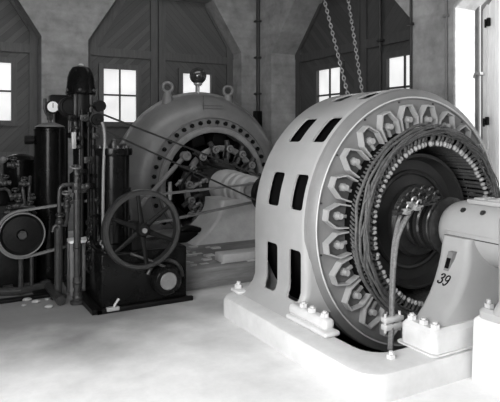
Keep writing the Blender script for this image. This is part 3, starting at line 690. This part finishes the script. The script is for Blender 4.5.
for k in range(28):
    a = R(15+140*k/27); m.cyl((DX+.20*cos(a), 5.60, DZ+.20*sin(a)), (DX+.205*cos(a), 5.60, DZ+.205*sin(a)), .016, seg=6) if k % 9 == 0 else None
m.tube([(DX+.20*cos(R(t)), 5.60, DZ+.20*sin(R(t))) for t in range(0, 161, 10)], .022, 8); m.build('cover_guard', IRON, cv)
m = MB(); m.tube([(1.70, 5.60, .58), (1.9, 5.52, .50), (2.05, 5.52, .42)], .016, 8, smooth=1); m.build('oil_pipe', IRON, K)
# thin white pipe on its left
m = MB(); m.tube([atY(x, y, 5.95) for x, y in ((102, 122), (104, 128), (105, 140), (103.5, 165), (103, 200), (103, 238))], .017, 8, smooth=2)
p = atY(103, 240, 5.95); m.torus(p-Vector((0, 0, .03)), (0, 1, 0), .028, .009, 16, 6); m.cyl(p-Vector((0, 0, .06)), (p.x, p.y, .60), .014, seg=8)
tag(m.build('gauge_pipe', GREYIRON), 'thin pale pipe running down beside the black compressor cylinder', 'pipe')

# ================================================== GOVERNOR COLUMN
gx, gy = 1.445, 6.75
GV = thing('governor', 'tall black governor column with bell-shaped cap between the tank and the compressor', 'governor', (gx, gy, 0))
zt0 = 2.29
m = MB(); m.lathe([(.001, 0), (.12, 0), (.12, .04), (.10, .08), (.085, .3), (.085, 1.15), (.13, 1.18), (.13, 1.35), (.09, 1.38), (.09, 1.75), (.15, 1.78), (.15, 1.84), (.001, 1.84)], (gx, gy, 0), 'Z', 32); m.build('column', BLACK, GV)
m = MB(); m.lathe([(.001, zt0), (.165, zt0), (.178, zt0+.02), (.172, zt0+.07), (.165, zt0+.10), (.155, zt0+.2), (.135, zt0+.27), (.10, zt0+.325), (.05, zt0+.345), (.001, zt0+.35)], (gx, gy, 0), 'Z', 36); bell = m.build('bell_cap', BLACK, GV)
m = MB(); m.ball((gx, gy, zt0+.355), .035, 12, (1, 1, .6)); m.build('cap_knob', STEEL, bell)
for k in range(6):
    a = R(15+60*k); m = MB(); m.ball((gx+.168*cos(a), gy+.168*sin(a), zt0+.05), .022, 8); m.build('cap_screw', IRON, bell)
m = MB(); m.lathe([(.001, 1.84), (.09, 1.84), (.09, 2.0), (.12, 2.02), (.12, 2.29), (.001, 2.29)], (gx, gy, 0), 'Z', 28); m.build('neck', BLACKDULL, GV)
for k in range(4):
    a = R(50+90*k); m = MB(); m.cyl((gx+.13*cos(a), gy+.13*sin(a), 1.83), (gx+.13*cos(a), gy+.13*sin(a), 2.3), .025, seg=10); m.build('neck_post', IRON, GV)
m = MB(); p = atY(69, 107, gy); m.cyl((p.x, gy-.06, p.z), (p.x, gy+.06, p.z), .12, seg=28); m.torus((p.x, gy-.06, p.z), (0, 1, 0), .10, .015, 28, 8); m.cyl((p.x, gy, p.z), (gx, gy, p.z), .03, seg=10); m.build('side_drum', BLACKDULL, GV)
m = MB(); p = atY(100, 106, gy-.1); m.cyl((p.x, gy-.14, p.z), (p.x, gy-.02, p.z), .065, seg=22); m.cyl((p.x, gy-.08, p.z), (gx, gy-.08, p.z), .03, seg=10); m.build('side_knob', BLACKDULL, GV)
m = MB(); p = atY(97, 119.5, gy-.2); GVP = p; m.lathe([(.02, -.05), (.07, -.05), (.07, .05), (.02, .05)], (p.x, gy-.2, p.z), seg=26); m.cyl((p.x, gy-.28, p.z), (p.x, gy, p.z), .02, seg=10); m.cyl((p.x, gy, p.z), (gx, gy, p.z), .03, seg=10); m.build('belt_pulley', BLACKDULL, GV)
m = MB(); p = atY(74, 140, gy-.22); m.box(p.x-.03, p.x+.02, p.y-.03, p.y+.03, p.z-.10, p.z+.09, .006); m.cyl((p.x, p.y, p.z), (p.x, gy, p.z), .02, seg=8); m.build('sight_glass', LIGHTMETAL, GV)
for px, py in ((78.5, 138), (79, 147), (76, 128)):
    m = MB(); p = atY(px, py, gy-.2); m.ball(p, .028, 10); m.cyl(p, (p.x, gy, p.z), .014, seg=8); m.build('adjusting_knob', IRON, GV)
# assorted small fittings up the column
rng = random.Random(11)
for k, (px, py, s) in enumerate(((84, 118, .05), (90, 124, .04), (72, 118, .045), (96, 136, .045), (94, 147, .03), (97, 118, .04), (88, 160, .05), (83, 172, .04), (95, 176, .03), (97, 200, .03), (98, 222, .035), (92, 186, .045), (85, 190, .04), (100, 217, .03))):
    m = MB(); p = atY(px, py, gy-.16-.04*rng.random()); m.box(p.x-s, p.x+s, p.y-s*.6, p.y+s*.6, p.z-s*.8, p.z+s*.8, .01)
    m.cyl((p.x, p.y-s*.6-.02, p.z), (p.x, gy-.05, p.z), s*.5, seg=12); m.ball((p.x, p.y-s*.6-.03, p.z), s*.35, 8)
    m.build('fitting', BLACKDULL if k % 3 else IRON, GV)
m = MB()
m.tube([atY(82, 110, gy-.15), atY(82, 240, gy-.15)], .022, 8); m.tube([atY(93, 112, gy-.13), atY(95, 260, gy-.13)], .03, 8); m.tube([atY(88.5, 112, gy-.13), atY(88.5, 250, gy-.13)], .018, 8)
m.build('riser_tube', BLACKDULL, GV)
m = MB(); m.box(gx-.08, gx+.2, gy-.11, gy+.2, .0, .12, .01); m.box(gx-.02, gx+.15, gy-.12, gy+.15, .12, .62, .02); m.build('pump_block', BLACKDULL, GV)

# ------------------------------------------------------- pipework in front
def valve(parent, c, d, s=.05, mt=IRON):
    c = Vector(c); m = MB(); m.ball(c, s, 12); m.cyl(c-Vector(d)*s*1.6, c+Vector(d)*s*1.6, s*.7, seg=10)
    m.cyl(c, c+Vector((0, -s*1.0, s*1.9)), s*.25, seg=8); m.torus(c+Vector((0, -s*1.0, s*1.9)), (0, -.4, 1), s*.9, s*.2, 18, 6); m.build('valve', mt, parent)
P1 = thing('pipe_stand', 'looped iron pipe with valves standing on the floor in front of the tall tank', 'pipe', (1.13, 6.4, 0))
Y = 6.38
q = [atY(x, y, Y) for x, y in ((59.5, 226), (59, 190), (62, 185.5), (68, 184.5), (75, 184.5))]
m = MB(); m.tube(q, .024, 10, smooth=1); m.build('pipe_loop', IRON, P1)
m = MB(); q = [atY(58.5, 228, Y), atY(58.5, 296, Y)]; q[1].z = .012; m.tube(q, .045, 10); m.lathe([(.001, 0.005), (.09, .005), (.09, .03), (.05, .04)], (q[1].x, q[1].y, 0), 'Z', 20); m.build('riser_pipe', IRON, P1)
for x, y in ((59.5, 222), (67, 206)): valve(P1, atY(x, y, Y), (0, 0, 1), .045)
m = MB(); m.tube([atY(53, 232, Y), atY(54, 226, Y), atY(60, 225, Y), atY(67, 226, Y), atY(68, 194, Y)], .022, 8, smooth=1); m.build('cross_pipe', IRON, P1)
m = MB(); p = atY(66.5, 193, Y); m.torus(p, (0, -.3, 1), .045, .01, 18, 6); m.cyl(p, p-Vector((0, 0, .12)), .012, seg=8); m.build('valve_wheel', GREYIRON, P1)
P2 = thing('pipe_stand', 'straight upright iron pipe with stacked valves in front of the governor column', 'pipe', (1.27, 6.1, 0))
Y = 6.08
m = MB(); q = [atY(76, 165, Y), atY(77, 200, Y), atY(77.5, 302, Y)]; q[-1].z = .012; m.tube([q[0], q[1]], .026, 10); m.tube([q[1], q[2]], .038, 10); m.lathe([(.001, .005), (.08, .005), (.08, .03), (.045, .045)], (q[2].x, q[2].y, 0), 'Z', 20); m.build('riser_pipe', IRON, P2)
for x, y, s in ((76.5, 188, .05), (77, 176, .035), (77, 247, .045), (77.5, 282, .055), (77.5, 297, .055)):
    m = MB(); p = atY(x, y, Y); m.ball(p, s, 12, (1, 1, .8)); m.cyl(p-Vector((0, 0, s)), p+Vector((0, 0, s)), s*.9, seg=8); m.build('pipe_union', IRON, P2)
m = MB(); p = atY(75.5, 167, Y); m.torus(p, (0, -.3, 1), .05, .01, 18, 6); m.cyl(p, p-Vector((0, 0, .1)), .012, seg=8); m.build('valve_wheel', GREYIRON, P2)
for x, y in ((83, 187), (87, 186)):
    m = MB(); p = atY(x, y, Y); m.cyl(atY(77, 188, Y), p, .02, seg=8); m.ball(p, .035, 10); m.build('side_valve', IRON, P2)

# stool, hook
ST = thing('machine_stool', 'small stool with pale top between the upright iron pipes', 'stool', (1.362, 6.50, 0))
sx, sy, sz = 1.362, 6.50, .62
m = MB(); m.rings(loft([(sz-.03, sx-.115, sx+.115, sy-.115, sy+.115, .05), (sz, sx-.115, sx+.115, sy-.115, sy+.115, .05)])); m.build('seat', WHITE, ST)
for dx in (-1, 1):
    for dy in (-1, 1):
        m = MB(); m.box(sx+dx*.085-.025, sx+dx*.085+.025, sy+dy*.085-.025, sy+dy*.085+.025, 0, sz-.03, .004); m.build('leg', GREYIRON, ST)
m = MB()
pts = [atY(89+.8*sin(k*1.7), 222+k*5.2, 5.88) for k in range(9)]
for i, p in enumerate(pts): m.torus(p, (1, .2, .1) if i % 2 else (.1, 1, .2), .03, .008, 14, 6)
m.torus(atY(89, 271, 5.88)+Vector((0,0,.03)), (1, .3, 0), .045, .011, 18, 6); p = atY(89, 221, 5.88); m.tube([p, p+Vector((0, 0, .04)), (1.50, 6.02, p.z+.05)], .012, 8)
tag(m.build('hanging_chain', BLACKDULL), 'short iron chain with a ring hanging beside the crankcase', 'chain')

# ================================================================ TANKS
def tank(label, x, y, r, h, extra=None):
    T = thing('air_tank', label, 'tank', (x, y, 0))
    m = MB(); m.lathe([(.001, .03), (r*.8, .03), (r, .07), (r, h-.07), (r*1.03, h-.065), (r*1.03, h-.04), (r*.98, h-.035), (r*.8, h), (r*.4, h+.03), (.001, h+.035)], (x, y, 0), 'Z', 40); m.build('shell', BLACK, T)
    m = MB(); m.lathe([(r*.7, 0), (r*1.05, 0), (r*1.05, .04), (r*.7, .05)], (x, y, 0), 'Z', 32, closed=True); m.build('foot_ring', BLACKDULL, T)
    return T
T1 = tank('tall black cylindrical air tank with a dial pressure gauge on top', 1.165, 7.2, .185, 1.93)
m = MB(); m.lathe([(.001, 1.955), (.06, 1.955), (.16, 1.915), (.18, 1.9)], (1.165, 7.2, .012), 'Z', 32); m.build('dome', GREYIRON, T1)
m = MB(); gp = atY(52.5, 107, 7.1); m.tube([(1.165, 7.2, 1.94), (1.165, 7.2, 2.02), (gp.x-.03, 7.17, 2.07), (gp.x, 7.13, gp.z-.06)], .022, 8, smooth=1); m.box(1.13, 1.20, 7.16, 7.23, 2.0, 2.1, .01); m.build('gauge_stem', IRON, T1)
m = MB(); m.cyl((gp.x, 7.13, gp.z), (gp.x, 7.07, gp.z), .085, seg=28); gg = m.build('pressure_gauge', BLACKDULL, T1)
m = MB(); m.cyl((gp.x, 7.071, gp.z), (gp.x, 7.066, gp.z), .066, seg=28); m.build('dial', WHITE, gg)
m = MB(); m.box(gp.x-.004, gp.x+.004, 7.060, 7.066, gp.z-.01, gp.z+.05); m.build('needle', BLACKDULL, gg)
m = MB(); p = atY(45, 104, 7.15); m.box(p.x-.02, p.x+.02, 7.13, 7.17, p.z-.07, p.z+.07, .01); m.tube([p, p+Vector((0, 0, -.1)), (1.165, 7.17, 2.02)], .016, 8, smooth=1); m.build('safety_valve', IRON, T1)
m = MB(); p = atY(29, 140, 7.2); m.cyl(p-Vector((.0, 0, 0)), (1.0, 7.2, p.z), .03, seg=10); m.cyl(p-Vector((.05, 0, 0)), p+Vector((.05, 0, 0)), .055, seg=12); m.build('side_valve', BLACKDULL, T1)
m = MB(); p = atY(67, 100, 7.5); m.box(p.x-.22, p.x+.06, 7.4, 7.6, p.z-.16, p.z+.06, .02); m.box(p.x-.16, p.x, 7.42, 7.58, 0, p.z-.15, .01)
tag(m.build('control_cabinet', BLACKDULL), 'black control cabinet on a post behind the pressure gauge', 'cabinet')
T2 = tank('short wide black tank left of the tall tank at the left edge', .90, 7.85, .215, 1.53)
m = MB(); p = atY(3, 160, 7.7); m.tube([(p.x-.3, 7.7, p.z-.02), (p.x, 7.7, p.z), (.8, 7.8, p.z)], .025, 8); m.ball(p, .045, 10); m.build('inlet_pipe', GREYIRON, T2)
T3 = thing('oil_pump', 'black oil pump with small valves and belt pulley at the left edge', 'pump', (.62, 6.8, 0))
px_, py_ = .775, .70
m = MB(); m.box(.30, .96, 6.85, 7.35, 0, .50, .02); m.box(.2, .95, 6.95, 7.3, .5, 1.0, .04); m.cyl((.55, 7.1, 1.0), (.55, 7.1, 1.28), .13, seg=24); m.build('body', BLACKDULL, T3)
m = MB(); m.lathe([(.03, -.05), (.05, -.06), (.06, -.03), (.20, -.015), (.235, -.045), (.245, -.05), (.245, .05), (.235, .045), (.2, .015), (.05, .05), (.03, .05)], (px_, 6.65, py_), seg=48, closed=True); pw = m.build('pulley', BLACKDULL, T3)
m = MB(); m.cyl((px_, 6.56, py_), (px_, 6.95, py_), .03, seg=12); m.cyl((px_, 6.57, py_), (px_, 6.6, py_), .05, seg=6); m.build('pulley_shaft', IRON, pw)
m = MB(); m.torus((px_, 6.60, py_), (0, 1, 0), .238, .009, 56, 8); m.build('pulley_edge', GREYIRON, pw)
for px, py, y, s in ((5, 183, 6.9, .05), (15, 196, 6.9, .05), (24, 184, 6.85, .045), (18, 206, 6.9, .05), (9, 212, 6.9, .04), (30, 208, 6.9, .045), (32, 198, 6.95, .03), (13, 165, 6.95, .05)):
    p = atY(px, py, y); valve(T3, p, (1, 0, 0), s*.8, IRON)
for pts in ([(22, 180, 6.95), (23, 192, 6.92), (26, 212, 6.92)], [(30, 176, 6.95), (29, 200, 6.95), (29, 214, 6.95)], [(-2, 190, 6.95), (8, 188, 6.9), (12, 200, 6.9)], [(11, 208, 6.9), (28, 206, 6.88), (36, 214, 6.9)]):
    m = MB(); m.tube([atY(*p) for p in pts], .02, 8, smooth=1); m.build('oil_tube', IRON, T3)
m = MB(); p = atY(21, 270, 6.7); m.tube([(p.x, 6.72, .03), (p.x, 6.72, .5)], .03, 8); m.tube([(p.x+.12, 6.75, .03), (p.x+.12, 6.75, .55)], .022, 8); m.build('stay_rod', IRON, T3)
# floor pipes
FP = thing('floor_pipe', 'dark jointed pipe lying along the floor in front of the oil pump', 'pipe', (.6, 6.4, 0))
m = MB(); q = [atZ(-6, 292, .05), atZ(20, 291, .05), atZ(48, 285, .05)]; m.tube(q, .048, 10); m.build('long_pipe', IRON, FP)
for t in (.25, .6, .95):
    m = MB(); p = q[0].lerp(q[2], t); d = (q[2]-q[0]).normalized(); m.cyl(p-d*.05, p+d*.05, .06, seg=12); m.build('pipe_collar', IRON, FP)
m = MB(); q = [atZ(46, 283, .05), atZ(61, 301, .05)]; m.tube(q, .05, 10); m.build('branch_pipe', IRON, FP)
m = MB(); m.box(-.1, 1.05, 6.46, 6.56, 0, .035, .005); m.box(.9, 1.04, 6.5, 7.5, 0, .03, .005)
tag(m.build('floor_plate', BLACKDULL), 'flat black floor plate behind the jointed floor pipe', 'plate')
m = MB(); a, b = atZ(66, 282, .02), atZ(98, 316, .02); d = (b-a).normalized(); n = Vector((d.y, -d.x, 0))*.03
m.prism([(0, 0), (1, 0), (1, .05), (0, .05)], lambda u, v, w: (a+(b-a)*u*.93+n*w+Vector((0, 0, v-.02))), -1, 1)
tag(m.build('floor_rail', BLACKDULL, smooth=False), 'black iron rail on the floor leading to the crankcase bed', 'rail')
rng = random.Random(2)
for k, (px, py) in enumerate(((27, 301), (36, 303), (47, 300), (24, 306), (49, 308))):
    m = MB(); p = atZ(px, py, 0); s = .02+.02*rng.random(); m.ball((p.x, p.y, s*.45), s, 7, (1.3, 1, .5))
    tag(m.build('rubble_lump', PEDM, smooth=False), ['pale rubble lump nearest the left edge on the floor', 'pale rubble lump in the middle of the scattered five', 'pale rubble lump just left of the looped pipe foot', 'lowest pale rubble lump near the left floor plate', 'pale rubble lump nearest the camera below the pipe foot'][k], 'rubble', 'rubble lumps on the floor')

# ================================================================= BELTS
def belt(name, label, c0, r0, c1, r1, w, t, mt, crossed=False):
    # open flat belt in the plane spanned by two pulley centres (pulley axes along Y); rings: four corners
    c0, c1 = Vector(c0), Vector(c1); D = Vector((c1.x-c0.x, 0, c1.z-c0.z)); L = D.length; u = D/L; n = Vector((-u.z, 0, u.x))
    s = (r0-r1)/L; be = math.acos(max(-1, min(1, s))); pts = []
    for k in range(17):
        a = be + (2*PI-2*be)*k/16; pts.append((c0, r0, a))
    for k in range(17):
        a = -be + 2*be*k/16; pts.append((c1, r1, a))
    m = MB(); rings = []
    for c, r, a in pts:
        e = u*cos(a)+n*sin(a); rings.append([c+e*r+Vector((0, -w/2, 0)), c+e*r+Vector((0, w/2, 0)), c+e*(r+t)+Vector((0, w/2, 0)), c+e*(r+t)+Vector((0, -w/2, 0))])
    m.rings(rings, loop=True)
    return tag(m.build(name, mt, ang=60), label, 'belt')
belt('drive_belt', 'flat grey belt from the compressor shaft to the bright shaft beside the generator', (WX, 6.65, WZ), .182, (AX, 7.15, AZ), .118, .06, .028, LEATHER)
belt('drive_belt', 'pair of thin dark belt runs slanting from the governor top to the shaft', (GVP.x, gy-.2, GVP.z), .072, (AX, 6.67, AZ), .167, .028, .02, DARKBELT)
belt('drive_belt', 'flat pale belt around the left edge pulley running behind the iron pipes', (px_, 6.65, py_), .25, (1.80, 6.67, WZ), .215, .05, .026, LEATHER)

# =============================================================== CHAINS
def chain(label, a, b):
    a, b = Vector(a), Vector(b); L = (b-a).length; n = int(L/.05); d = (b-a)/L; u = d.orthogonal().normalized(); v = d.cross(u)
    m = MB()
    for i in range(n):
        c = a+d*(i+.5)*L/n; w = u if i % 2 else v; pts = []
        for k in range(12):
            t = 2*PI*k/12; pts.append(c+d*cos(t)*.034+w*sin(t)*.017)
        m.tube(pts, .0065, 5, closed=True)
    return tag(m.build('hoist_chain', CHAIN), label, 'chain', 'hoist chains')
def frametop(px, py, y):
    p = atY(px, py, y); return p
e1 = Vector((AX+1.34*cos(R(94)), 4.66, AZ+1.345*sin(R(94)))); 
q1 = atY(325, -2, 5.6); q1b = atY(350, 95, 5.2)
def ext(a, b, z): t = (z-a.z)/(b.z-a.z); return a+(b-a)*t
chain('slanting hoist chain hanging left of its pair above the generator', ext(q1b, q1, ZC-.02), q1b+Vector((0, 0, -.1)))
q2, q2b = atY(349, 0, 5.6), atY(364, 96, 5.2)
chain('steeper hoist chain hanging right of its pair above the generator', ext(q2b, q2, ZC-.02), q2b+Vector((0, 0, -.1)))

# ============================================================== LIGHTING
w = bpy.data.worlds.new('World'); scn.world = w; w.use_nodes = True
bgn = w.node_tree.nodes['Background']; bgn.inputs[0].default_value = (1, 1, 1, 1); bgn.inputs[1].default_value = 1.6
def area(name, loc, target, sx, sy, power):
    l = bpy.data.lights.new(name, 'AREA'); l.shape = 'RECTANGLE'; l.size = sx; l.size_y = sy; l.energy = power
    o = bpy.data.objects.new(name, l); COL.objects.link(o); o.location = loc
    o.rotation_euler = (Vector(target)-Vector(loc)).to_track_quat('-Z', 'Y').to_euler(); return o
area('window_daylight', (X0+.05, 1.2, 2.2), (3, 2.6, .6), 3.2, 3.0, 390)
area('front_wall_fill', (2.5, Y0+.1, 4.2), (3.5, 8, 1.5), 6, 1.6, 190)  # fill lamp added behind the camera; this wall has no window
area('ceiling_fill', (2.4, 7.6, ZC-.05), (3.0, 10.0, 1.0), 5, 2.0, 115)  # fill lamp added under the closed ceiling to brighten the far walls
sl = bpy.data.lights.new('sun', 'SUN'); sl.energy = 14; sl.angle = R(1); so = bpy.data.objects.new('sun', sl); COL.objects.link(so)
so.rotation_euler = Vector((-.32, .85, -.42)).to_track_quat('-Z', 'Y').to_euler()
vs = scn.view_settings; vs.view_transform = 'Standard'; vs.look = 'None'; vs.gamma = 1; vs.exposure = 0; vs.use_curve_mapping = False
